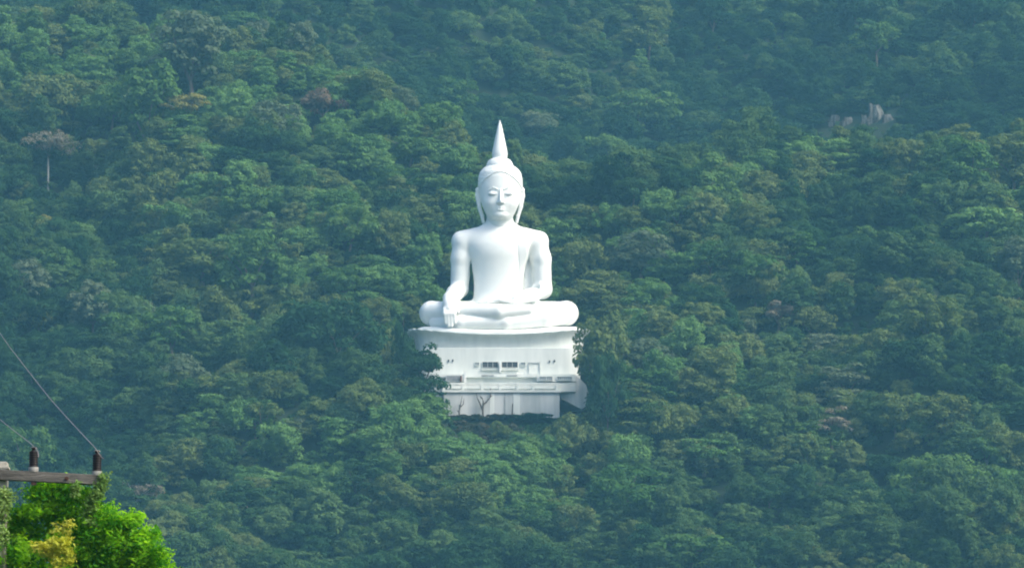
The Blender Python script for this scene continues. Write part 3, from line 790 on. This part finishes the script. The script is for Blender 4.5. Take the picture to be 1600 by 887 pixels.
def make_forest():
    r0 = np.random.default_rng(5)
    bx = np.array([[b_['x'], b_['y'], b_['r']] for b_ in BIG])
    def scatter(N, cell, smin, smax, keep_big, trees):
        pts = []; grid = {}
        ys = np.where(r0.random(N) < .70, r0.uniform(890, 1200, N), r0.uniform(1190, 1500, N)); xs = r0.uniform(-165, 165, N)*(ys/1150+.05)
        zs = ground(xs, ys)
        for x, y, z in zip(xs, ys, zs):
            if keep_big and np.any((bx[:, 0]-x)**2+(bx[:, 1]-y)**2 < (bx[:, 2]*keep_big)**2): continue
            cx_, cy_ = int(x//cell), int(y//cell)
            if any((x-a)**2+(y-b_)**2 < cell*cell for i in (-1, 0, 1) for j in (-1, 0, 1) for a, b_ in grid.get((cx_+i, cy_+j), ())): continue
            s = r0.uniform(smin, (smin+smax)/2) if r0.random() < .55 else r0.uniform((smin+smax)/2, smax)
            if trees:
                if blocked(x, y, z, 6*s, z+11*s) or rock_block(x, y, z, 6*s): continue
            else:
                if abs(x-X_ST) < 18.5 and 982.5 < y < 1018: continue
                if abs(x-X_ST) < 21 and 968 < y < 1004: s *= .3 if y > 980 else .62
                for x0, x1, _, _, yd in CLEAR[:2]:
                    if yd-14 < y < yd+4 and x0-8 < 800+FPX*x/y < x1+8: s *= .35
            grid.setdefault((cx_, cy_), []).append((x, y)); pts.append((x, y, z-.4, s))
        P = np.array(pts); n = len(P)
        sv = np.stack([P[:, 3]*r0.uniform(.8, 1.3, n), P[:, 3]*r0.uniform(.8, 1.3, n), P[:, 3]*r0.uniform(.85, 1.3, n)], -1)
        rv = np.stack([r0.uniform(-.1, .1, n), r0.uniform(-.1, .1, n), r0.uniform(0, 6.28, n)], -1)
        return P, sv, rv
    K = len(PROTO)
    P, sv, rv = scatter(38000, 3.3, .38, .95, .40, True)
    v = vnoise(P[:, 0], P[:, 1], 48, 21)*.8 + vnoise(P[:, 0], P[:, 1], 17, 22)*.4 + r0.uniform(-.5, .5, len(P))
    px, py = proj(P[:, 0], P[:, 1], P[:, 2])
    for a, b, rx, ry, am in RELIEF: v += np.clip(am/8, -.9, .6)*np.exp(-((px-a)/rx)**2-((py-b-12)/ry)**2)  # hollow shade and spur light put into leaf colour
    v += np.where(P[:, 1] > 1200, -.45, 0) + np.where((px < 600) & (py > 110) & (py < 500), .28, 0)  # far slope darker, left spur paler: light painted by leaf colour
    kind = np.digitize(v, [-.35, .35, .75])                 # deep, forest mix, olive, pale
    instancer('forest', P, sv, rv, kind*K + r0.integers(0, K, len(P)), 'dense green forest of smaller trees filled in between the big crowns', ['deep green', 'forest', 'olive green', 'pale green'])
    def undergrowth():
        P, sv, rv = scatter(75000, 2.3, .11, .24, 0, False)
        instancer('undergrowth', P, sv*5, rv, r0.integers(0, 2, len(P))*3 + r0.integers(0, 3, len(P)), 'low green undergrowth covering the soil under the hillside trees', ['deep green', 'forest'], PSH)
    return undergrowth
undergrowth = make_forest()

# labels of the big crowns: colour, shape, and the count outwards from the statue at one height of it
BANDS = [(-99, 45, 'along the picture top'), (45, 95, 'far above the spire'), (95, 140, 'well above the spire'), (140, 185, 'just above the spire'),
         (185, 235, 'level with the spire'), (235, 275, 'level with the forehead'), (275, 320, 'level with the face'), (320, 365, 'level with the shoulders'),
         (365, 410, 'level with the chest'), (410, 455, 'level with the elbows'), (455, 500, 'level with the knees'), (500, 545, 'level with the lotus band'),
         (545, 590, 'level with the windows'), (590, 635, 'level with the lower wall'), (635, 685, 'just below the wall'), (685, 735, 'level with the insulators'),
         (735, 785, 'just below the crossarm'), (785, 835, 'near the picture bottom'), (835, 1200, 'along the picture bottom')]
ORD = ['nearest', 'second', 'third', 'fourth', 'fifth', 'sixth', 'seventh', 'eighth', 'ninth', 'tenth', 'eleventh', 'twelfth', 'thirteenth', 'fourteenth', 'fifteenth', 'sixteenth', 'seventeenth', 'eighteenth', 'nineteenth', 'twentieth']
GRP = 'big crowned trees of the hillside forest'
for lo, hi, phrase in BANDS:
    for side in (-1, 1):
        bs = sorted([b_ for b_ in BIG if lo <= b_['py'] < hi and (b_['px']-780)*side > 0], key=lambda b_: abs(b_['px']-780))
        for i, b_ in enumerate(bs):
            lab = b_['label'] or f"{b_['fam']} {SHAPE[b_['st']]} tree, {ORD[min(i, 19)]} {'left' if side < 0 else 'right'} of the statue, {phrase}"
            tag(b_['o'], lab, 'tree', GRP)

# ---------------------------------------------------------------- trees of a look of their own
def special(name, px, py, wpx, style, fam, label, bark='bark', hz_=5.5, trunk_h=6.0, n=26, per=230, rc=(.26, .42), seed=1, trunk_r=.3, leaf=(.3, .7), limbs=6, cat='tree', yy=None, foot=None, limb_mat=None):
    rs = np.random.default_rng(seed); R = wpx*PX/2*1.02; z0 = trunk_h*.85
    if foot: x, y, z = base_for(px, foot, .5); hh = (proj(x, y, z)[1]-py)*PX; trunk_h = hh-hz_*.3; z0 = hh-hz_*.5
    elif yy is None: x, y, z = base_for(px, py, z0+hz_*.5)
    else: x = at(px, py, yy).x; y = yy; z = float(ground(x, y))
    o = empty(name, (x, y, z)); tag(o, label, cat)
    if n:
        V, F = crown_arrays(rs, R, hz_, z0, n, per, style, leaf, rc)
        link('crown', mesh_np('crown', V, F, M[fam]), o)
    tb = trunk_mb(rs, trunk_h, trunk_r, R, z0, hz_, 0); tb.build('trunk', M[bark], o)
    b = MB()
    for i in range(limbs):
        u = 2*math.pi*(i+rs.uniform(0, .6))/limbs; q = rs.uniform(.45, .8)*R
        b.tube([(0, 0, trunk_h*rs.uniform(.85, .99)), (math.cos(u)*q*.5, math.sin(u)*q*.5, trunk_h+hz_*.15), (math.cos(u)*q, math.sin(u)*q, z0+hz_*rs.uniform(.4, .8))], [trunk_r*.5, trunk_r*.3, trunk_r*.1], 5)
    if limbs: b.build('limbs', M[limb_mat or 'bark'], o)
    return o
special('emergent_tree', 75, 214, 105, 'dome', 'grey brown', 'tall grey brown tree with a long bare white trunk at the far left', 'pale_bark', 7.0, 14.0, 40, 120, (.14, .30), 11, .20, limbs=9, foot=300)
special('yellowing_tree', 288, 163, 88, 'flat', 'yellow green', 'yellow topped tree with pale forked limbs showing, upper left of the slope', 'pale_bark', 6, 7, 34, 170, (.18, .30), 12, .3, limb_mat='pale_bark')
special('rusty_tree', 505, 172, 78, 'dome', 'rusty brown', 'rusty brown round tree alone among green crowns above left of the spire', 'bark', 6.5, 7, 24, 240, (.26, .4), 13)
special('yellow_tree', 68, 350, 30, 'dome', 'yellow green', 'small bright yellow crown below the tall tree with the bare white trunk', 'bark', 3.5, 4.5, 20, 120, (.3, .45), 14)
special('bare_tree', 215, 768, 78, 'flat', 'grey brown', 'grey nearly bare spreading tree with pale trunk right of the utility pole bush', 'pale_bark', 5.0, 7.5, 40, 200, (.12, .24), 15, .26, (.2, .5), 11, foot=814, limb_mat='pale_bark')
special('brown_tree', 1215, 492, 60, 'dome', 'grey brown', 'small brownish crown on the spur right of the statue', 'bark', 5, 6, 18, 180, (.26, .4), 16)
special('brown_tree', 1300, 655, 70, 'layered', 'grey brown', 'brown tinged thin tree low on the slope right of the pedestal', 'bark', 5, 6, 18, 110, (.24, .36), 17)
special('olive_tree', 410, 650, 60, 'dome', 'olive green', 'small dull olive tree on the slope at lower left of the pedestal', 'bark', 5, 4, 16, 120, (.24, .36), 18)
def snag(px, py0, py1, label, y=None, r=.22, forks=(), mat='pale_bark', name='dead_tree'):
    """a bare trunk from photo height py0 (foot) to py1 (top), with forks given as pixel polylines"""
    if y is None: x, y, z = base_for(px, py0, .5)
    o = empty(name, at(px, py0, y)); tag(o, label, 'dead tree')
    b = MB(); base = o.location
    P_ = lambda a, c, dy=0: at(a, c, y+dy)-base
    b.tube([P_(px, py0+14), P_(px, py0), P_(px-.6, (py0+py1)/2), P_(px, py1)], [r*1.2, r, r*.8, r*.5], 7)
    b.build('trunk', M[mat], o)
    for fk in forks:
        b = MB(); k = len(fk); b.tube([P_(a, c, .4*i) for i, (a, c) in enumerate(fk)], [r*(.8-.6*i/(k-1)) for i in range(k)], 6)
        b.build('branch', M[mat], o)
snag(537, 256, 246, 'short pale dead stump left of the spire on the slope', r=.28)
snag(762, 706, 680, 'pale dead trunk standing below the middle of the retaining wall', y=972, r=.2)
snag(755, 656, 630, 'forked bare dead tree in front of the retaining wall', 983.5, .26,
     [[(754,640),(750,630),(746,622),(744,614)],[(755,634),(755,627),(753,620)],[(755,632),(761,627),(766,620),(767,612),(766,606)],[(766,619),(769,618)],[(753,622),(750,618)]], 'dead_wood', 'forked_dead_tree')
snag(718, 658, 632, 'thin bare dead tree near the left end of the retaining wall', 983.5, .2,
     [[(718,640),(720,630),(722,618)],[(718,645),(714,640)],[(719,636),(724,631),(725,622)]], 'dead_wood', 'thin_dead_tree')
snag(801, 660, 630, 'short dark stick trunk right of the middle of the retaining wall', 983.5, .2, [[(801,650),(804,645)]], 'dead_wood', 'dead_stick')
snag(631, 548, 480, 'slender pale pole like trunk left of the lotus band', y=1012, r=.06, mat='bark')

# shrubs at the foot of the wall
SH = [(706,664,26,'shrub'),(726,662,30,'shrub'),(745,664,30,'shrub'),(768,662,34,'shrub'),(790,665,30,'shrub'),(815,664,40,'deep green'),(838,656,52,'deep green'),(860,662,34,'deep green'),
      (884,655,36,'deep green'),(905,650,36,'deep green'),(720,684,44,'shrub'),(752,690,46,'shrub'),(790,690,48,'deep green'),(832,688,48,'deep green'),(870,684,48,'deep green'),(905,680,48,'deep green'),(812,712,50,'shrub'),(770,716,44,'deep green'),
      (712,668,36,'shrub'),(734,671,38,'shrub'),(757,669,36,'shrub'),(780,672,38,'shrub'),(803,670,36,'shrub'),(826,672,38,'deep green'),(848,669,36,'deep green'),(872,670,38,'deep green')]
PSH = []
for i in range(3):
    rs = np.random.default_rng(300+i)
    V, F = crown_arrays(rs, 2.2, 3.2, -.6, 22, 90, 'dome', (.22, .55), (.26, .44))
    PSH.append(mesh_np('shrub', V, F, M['shrub']))
pos = ['far left', 'left', 'left middle', 'middle', 'centre', 'right middle', 'right', 'far right']
SHN = ['below the left wall corner', 'below the thin dead tree', 'just left of the forked dead tree', 'just right of the forked dead tree', 'below the wall joint', 'below the dark stick trunk',
       'making the dark hump against the wall', 'below the right wall corner', 'under the wing wall notch', 'under the wing wall tip']
for i, (px, py, w, fam) in enumerate(SH):
    row = 0 if i < 10 else 1 if i < 18 else 2
    y = 983 - (0 if i < 10 else 7+(i % 3)*2 if i < 18 else 5.5+(i % 2))
    pt = at(px, py, y); s = w*PX/4.4
    zg = float(ground(pt.x, y)); zt = at(px, py-(12 if i >= 10 else 6 if i != 6 else 12), y).z
    o = link('shrub', PSH[i % 3], None, (pt.x, y, zg-.3)); o.scale = (s, s, max(.5 if i < 18 else .8, (zt-zg+.3)/2.9)); o.rotation_euler = (0, 0, i*1.7)
    o.material_slots[0].link = 'OBJECT'; o.material_slots[0].material = M[fam]
    nm = 'brownish' if fam == 'shrub' else 'dark green'
    if row == 0: lab = f'{nm} shrub {SHN[i]}'
    else: lab = f'{nm} shrub on the bank below the wall, {ORD[i-10]} from the left' if i > 10 else f'{nm} shrub on the bank below the wall, leftmost'
    if row == 2: lab = f'{nm} shrub in the strip just under the wall foot shrubs, {ORD[i-18]} from the left' if i > 18 else f'{nm} shrub in the strip just under the wall foot shrubs, leftmost'
    tag(o, lab, 'shrub', 'shrubs at the foot of the retaining wall')

undergrowth()
# limestone outcrop
def rock(px, py, w, h, label, seed):
    """fluted limestone block with a jagged top"""
    x, y, z = base_for(px, py, h*PX*.3); rs = np.random.default_rng(seed)
    nseg, nl = 30, 16; W_, H_ = w*PX/2*y/1000, h*PX*y/1000
    prof = 1+.30*np.interp(np.arange(nseg), np.arange(0, nseg+3, 3), np.append(rs.uniform(-1, 1, 10), 0)[:11])
    prof[-1] = prof[0]; topn = H_*.55*(.7+.3*np.abs(np.interp(np.arange(nseg), np.arange(0, nseg+3, 3), rs.uniform(-1, 1, 11))))
    vs = []; fs = []
    for l in range(nl):
        f = l/(nl-1)
        for k in range(nseg):
            t_ = 2*math.pi*k/nseg
            r_ = prof[k]*(1.15-f**1.5*.55)*(1+rs.uniform(-.09, .09)) if l < nl-1 else prof[k]*.3
            zt = topn[k] if l < nl-1 else topn.mean()*.95
            vs.append((math.cos(t_)*W_*r_+.25*math.sin(f*7+seed), math.sin(t_)*W_*.8*r_, -2+f*(zt+2)+rs.uniform(-.12, .12)))
    for l in range(nl-1):
        for k in range(nseg):
            k2 = (k+1) % nseg; fs.append((l*nseg+k, l*nseg+k2, (l+1)*nseg+k2, (l+1)*nseg+k))
    fs.append(tuple((nl-1)*nseg+k for k in range(nseg)))
    b = MB(); b.add(vs, fs); o = b.build('rock_outcrop', M['rock']); o.location = (x, y, z)
    tag(o, label, 'rock', 'limestone outcrops high on the slope')
rock(1304, 187, 19, 30, 'leftmost grey limestone outcrop among the trees high on the right slope', 1)
rock(1323, 191, 20, 20, 'low grey rock just right of the leftmost limestone outcrop', 2)
rock(1350, 187, 14, 34, 'narrow pale rock against the left side of the tall outcrop', 3)
rock(1366, 178, 22, 52, 'tall grey limestone outcrop high on the right slope', 4)
rock(1386, 186, 19, 20, 'rightmost low grey rock beside the tall outcrop', 5)

# ---------------------------------------------------------------- foreground: pole, wires, bush
YP = 60.0
PF = YP/cP/FPX*1.0                                     # metres per pixel there
M['pole'] = solid_mat('pole_concrete', (0.24, 0.23, 0.19), (0.42, 0.40, 0.34), 0.9, 6, (1, 1, .2), bump=.3)
M['crossarm'] = solid_mat('crossarm_wood', (0.060, 0.058, 0.050), (0.16, 0.15, 0.13), 0.9, 9, (.25, 1, 1.6), bump=.4, lo=.35, hi=.65)
M['porcelain'] = solid_mat('insulator_porcelain', (0.006, 0.004, 0.004), (0.012, 0.007, 0.006), 0.5, 3, spec=0.3)
M['metal'] = solid_mat('galvanised_metal', (0.20, 0.20, 0.18), (0.34, 0.33, 0.30), 0.55, 9)
M['wire'] = solid_mat('weathered_wire', (0.16, 0.15, 0.14), (0.24, 0.22, 0.21), 0.5, 20)
M['rust'] = solid_mat('rusty_bolt', (0.05, 0.03, 0.022), (0.10, 0.055, 0.04), 0.8, 20)
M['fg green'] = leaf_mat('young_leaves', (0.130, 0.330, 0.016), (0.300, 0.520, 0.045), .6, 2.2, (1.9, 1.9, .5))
M['fg deep'] = leaf_mat('shade_green_leaves', (0.050, 0.200, 0.014), (0.120, 0.340, 0.030), .6, 2.2, (1.5, 1.6, .5))  # darker copy of the leaf green, paints shade into the bush
M['fg yellow'] = leaf_mat('yellowing_leaves', (0.40, 0.44, 0.05), (0.62, 0.60, 0.14), .40, 4, (1.4, 1.3, .5))
M['vine'] = leaf_mat('vine_leaves', (0.13, 0.24, 0.06), (0.30, 0.42, 0.15), .35, 5, (1.4, 1.4, .6))
M['stem'] = solid_mat('green_stem', (0.10, 0.11, 0.05), (0.18, 0.17, 0.09), 0.8, 8)
pole = empty('utility_pole', at(-2, 790, YP)); pole.location.z = 0.0
tag(pole, 'concrete utility pole with crossarm and dark insulators at the left edge', 'utility pole')
pb = pole.location
def lp(px, py, dy=0): return at(px, py, YP+dy)-pb
b = MB(); a = lp(-18, 735); c = lp(12, 735)
b.box(a.x, c.x, -.12, .12, -1, lp(0, 722).z); b.build('shaft', M['pole'], pole, bevel=.012)
b = MB()
l0, l1 = lp(-190, 723.4, -.2), lp(158, 741.8, -.2); h = 15.5*PF
f0, f1 = -.235, -.125
vs = []
for p_, in ((l0,), (l1,)):
    for yy, zz in ((f0, p_.z), (f1, p_.z), (f1, p_.z-h), (f0, p_.z-h)): vs.append((p_.x, yy, zz))
b.add(vs, [(0,1,2,3),(4,7,6,5),(0,4,5,1),(1,5,6,2),(2,6,7,3),(3,7,4,0)])
b.build('crossarm', M['crossarm'], pole, bevel=.008)
def insulator(px, pyt, pyb, cap):
    """ribbed post insulator between two photo heights"""
    o = lp(px, pyb, -.18); t_ = lp(px, pyt, -.18); H_ = t_.z-o.z
    prof = []; R0 = 7.0*PF
    nr = 7
    for i in range(nr):
        z_ = o.z+H_*(i/nr)
        prof += [(R0*.93, z_), (R0*1.03, z_+H_/nr*.25), (R0*1.0, z_+H_/nr*.5), (R0*.92, z_+H_/nr*.92)]
    prof += [(R0*.62, t_.z+.004), (R0*.42, t_.z+.012), (R0*.42, t_.z+.028), (R0*.6, t_.z+.034), (R0*.6, t_.z+.046), (R0*.3, t_.z+.052)]
    b = MB(); b.lathe(prof, (o.x, o.y), 28); ins = b.build('insulator', M['porcelain'], pole, True)
    b = MB(); b.lathe([(R0*1.08, o.z-cap*PF), (R0*1.16, o.z-cap*PF*.6), (R0*1.14, o.z-.002), (R0*.8, o.z-.001)], (o.x, o.y), 24); b.build('metal_base', M['metal'], ins, False)
    b = MB(); b.tube([(o.x-R0*.7, o.y-.01, t_.z+.038), (o.x-.01, o.y-R0*.7, t_.z+.046), (o.x+R0*.7, o.y-.01, t_.z+.036)], .006, 6)
    b.build('wire_tie', M['metal'], ins, True)
    return t_
ta = insulator(52.3, 704.5, 729.2, 7.5)
tb_ = insulator(151.5, 709.5, 735.5, 7.0)
insulator(-42, 698, 723, 7.0)
for px, py in ((104, 747),):
    p_ = lp(px, py, -.24); b = MB(); b.tube([(p_.x, -.262, p_.z), (p_.x, -.12, p_.z)], .014, 10); b.tube([(p_.x, -.243, p_.z), (p_.x, -.234, p_.z)], .026, 10); b.build('bolt', M['rust'], pole)
b = MB(); p0 = lp(53, 751, -.18)
b.box(p0.x-.03, p0.x+.03, -.22, -.14, p0.z-.05, p0.z+.02); b.build('mounting_nut', M['rust'], pole)
b = MB(); a = lp(-20, 728); c = lp(14.5, 728)
b.box(a.x, c.x, -.13, .13, lp(0, 733).z, lp(0, 729).z); b.build('pole_band', M['pole'], pole, bevel=.006)
def wire(pts, label, r=.0055):
    """pts: (px, py, world distance)"""
    P_ = [at(*p_) for p_ in pts]
    # smooth catmull-rom
    out = []
    Q = [P_[0]*2-P_[1]]+P_+[P_[-1]*2-P_[-2]]
    for i in range(1, len(Q)-2):
        for k in range(8):
            t_ = k/8; a_, b_, c_, d_ = Q[i-1:i+3]
            out.append(.5*((2*b_)+(-a_+c_)*t_+(2*a_-5*b_+4*c_-d_)*t_*t_+(-a_+3*b_-3*c_+d_)*t_**3))
    out.append(P_[-1])
    o0 = out[0].copy(); m_ = MB(); m_.tube([p_-o0 for p_ in out], r, 6)
    o = m_.build('power_line', M['wire'], None, True); o.location = o0
    tag(o, label, 'wire', 'power lines rising from the pole insulators')
wire([(162,716,59.72),(158,713,59.74),(153,706,59.78),(150.5,703,59.8),(147,697.5,60.4),(124,673,64),(83,628,70),(54,592,76),(27,557,83),(4,526,90),(-60,430,108),(-200,180,150)], 'thin power line sagging from the right insulator up to the left edge')
wire([(60,714,59.72),(59.5,707,59.75),(56,700,59.78),(52,696.5,59.9),(46,691,61),(24,674,65),(0,655,70),(-60,606,82),(-300,360,120)], 'power line rising from the middle insulator to the left edge')

def fg_leaves(name, blobs, mat, parent, base, n, leaf, seed, droop=.2, per_cluster=9, csize=.055):
    """leaf sprays over blobs given as (px, py, radius px, depth offset m)"""
    rs = np.random.default_rng(seed)
    tot = sum(b_[2]**2 for b_ in blobs); P = []; Nn = []
    for px, py, r, dy in blobs:
        c = at(px, py, YP+dy)-base; R_ = r*PF; k = max(3, int(n*r*r/tot/per_cluster))
        d = rs.normal(size=(k, 3)); d /= np.linalg.norm(d, axis=1)[:, None]
        d[:, 2] = np.where(d[:, 2] < -.5, -d[:, 2], d[:, 2])
        cc = np.array(c)+d*(R_*(.55+.5*rs.random(k)))[:, None]
        for j in range(per_cluster):
            off = rs.normal(size=(k, 3))*csize*np.array([1, 1, .8]); off[:, 2] -= droop*csize
            P.append(cc+off+d*rs.uniform(-.02, .05, (k, 1))); Nn.append(d*.7+rs.normal(size=(k, 3))*.5+np.array([0, -.1, .5]))
    P = np.concatenate(P); Nn = np.concatenate(Nn); Nn /= np.linalg.norm(Nn, axis=1)[:, None]
    k = len(P)
    a = np.cross(Nn, rs.normal(size=(k, 3))); a /= np.linalg.norm(a, axis=1)[:, None]; b_ = np.cross(Nn, a)
    s1 = rs.uniform(leaf[0], leaf[1], k)[:, None]*.5; s2 = s1*rs.uniform(.38, .6, (k, 1)); up = Nn*s1*.22
    # pointed leaf folded along its midrib: two quads
    V = np.stack([P-a*s1, P-a*s1*.1+b_*s2+up, P+a*s1, P-a*s1*.1-b_*s2+up, P-a*s1*.05], 1)
    F = np.arange(k)[:, None]*5+np.array([0, 4, 2, 1, 0, 3, 2, 4])[None, :]
    me = mesh_np(name, V.reshape(-1, 3), F.reshape(-1, 4), M[mat])
    return link(name, me, parent)
tb0 = at(110, 887, YP+.6); bush = empty('roadside_tree', (tb0.x, tb0.y, 0)); BB = Vector(bush.location)
tag(bush, 'bright green leafy tree top under the crossarm at bottom left', 'tree')
blobs = [(84,778,24,.1),(108,778,16,.1),(128,781,15,.1),(70,795,26,.2),(50,812,20,.3),(95,805,30,.2),(125,810,26,.1),(150,820,24,0),(150,802,15,.2),(169,813,16,.1),(20,815,14,.3),(172,824,20,-.1),(192,826,18,-.2),(205,822,13,-.2),
         (30,838,26,.3),(60,850,30,.5),(0,868,30,.2),(30,890,40,.2),(90,870,36,.5),(125,850,30,.1),(160,850,30,0),(195,855,28,-.1),(222,862,24,-.2),(240,880,24,-.2),
         (130,890,40,.2),(175,890,38,.1),(215,895,34,0),(250,905,24,-.1),(268,922,20,-.1),(58,768,8,.1),(74,764,8,.1),(90,766,8,.1),(112,768,8,.1),(60,774,12,.1),(228,838,12,-.2),
         (30,930,60,.5),(100,940,70,.6),(170,945,65,.5),(230,950,50,.3),(120,1010,80,.8),(40,1010,70,.8),(200,1010,60,.7)]
rsb = np.random.default_rng(77); sprays = []
for a_, c_, r_, d_ in blobs:
    for q_ in range(max(3, int(r_*.55))):
        t_ = rsb.uniform(-.3, math.pi+.3); rr = r_*rsb.uniform(.5, 1.25)
        sprays.append((a_+math.cos(t_)*rr, c_-math.sin(t_)*rr, rsb.uniform(3.0, 7.5), d_-.25*rsb.random()*r_/20))
fg_leaves('shaded_leaves', sprays[::3], 'fg deep', bush, BB, 9000, (.03, .085), 56, per_cluster=6, csize=.05)  # every third spray in the darker green, painted depth
fg_leaves('crown', [q_ for k_, q_ in enumerate(sprays) if k_ % 3], 'fg green', bush, BB, 23000, (.03, .085), 51, per_cluster=6, csize=.05)
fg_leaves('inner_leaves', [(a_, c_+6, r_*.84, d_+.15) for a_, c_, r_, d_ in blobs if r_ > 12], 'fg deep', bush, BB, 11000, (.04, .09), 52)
b = MB(); rs = np.random.default_rng(9)
b.tube([(0, 0, -.3), (.06, .03, 3), (-.05, .1, 6.2), (0, 0, 8.2)], [.16, .13, .10, .07], 10)
b.build('trunk', M['bark'], bush, True)
b = MB()
for px, py, r, dy in blobs[:26]:
    e = at(px, py, YP+dy)-BB; s_ = Vector((0, 0, 7.4+rs.uniform(0, .7)))
    mid = s_.lerp(e, .5)+Vector((0, 0, -.12)); b.tube([s_, mid, e], [.022, .014, .004], 5)
b.build('branches', M['stem'], bush)
ylw = [(54,858,4),(62,854,5),(72,858,6),(84,852,7),(93,849,6),(101,852,6),(104,862,5),(82,866,5),(92,874,4),(106,876,4),(112,868,3),(102,826,4),(110,820,3),(90,829,4),(108,834,3),(86,884,4),(70,866,4)]
fg_leaves('yellow_leaves', [(a_, c_, r_, -.55+.1*math.sin(a_)) for a_, c_, r_ in ylw], 'fg yellow', bush, BB, 1500, (.03, .075), 53, csize=.032)
vine = empty('climbing_vine', (at(148, 790, YP-.3).x, YP-.3, at(148, 830, YP-.3).z)); VB = Vector(vine.location)
tag(vine, 'thin pale leafed vine climbing to the right end of the crossarm', 'vine')
fg_leaves('leaves', [(161,747,5,-.28),(160,755,5,-.28),(158,763,6,-.28),(155,772,7,-.28),(150,771,6,-.3),(146,782,8,-.3),(142,794,7,-.3),(118,760,5,-.3),(117,768,4,-.3),(113,773,3,-.3),(139,804,6,-.3),(141,815,6,-.3)], 'vine', vine, VB, 2300, (.025, .055), 61, csize=.022)
b = MB(); b.tube([at(140, 840, YP-.25)-VB, at(141, 805, YP-.28)-VB, at(148, 780, YP-.28)-VB, at(157, 763, YP-.28)-VB, at(161, 746, YP-.27)-VB, at(160, 738, YP-.26)-VB], [.008, .008, .006, .006, .005, .003], 6); b.build('stem', M['stem'], vine)
vine2 = empty('pole_vine', (at(4, 800, YP-.25).x, YP-.25, at(4, 870, YP).z)); VB2 = Vector(vine2.location)
tag(vine2, 'pale green vine wrapped round the utility pole shaft', 'vine')
fg_leaves('leaves', [(2,774,9,-.2),(8,772,6,-.2),(14,778,5,-.2),(4,786,9,-.2),(10,790,6,-.2),(-6,780,9,-.2),(2,800,7,-.2),(-6,800,9,-.2),(6,812,5,-.2),(0,826,7,-.2),(6,836,6,-.2),(-4,842,9,-.2)], 'vine', vine2, VB2, 1900, (.03, .07), 62, csize=.03)
b = MB(); b.tube([at(8, 880, YP-.2)-VB2, at(1, 845, YP-.2)-VB2, at(8, 815, YP-.2)-VB2, at(-2, 790, YP-.2)-VB2, at(8, 770, YP-.2)-VB2], [.012, .011, .010, .008, .005], 6); b.build('stem', M['stem'], vine2)
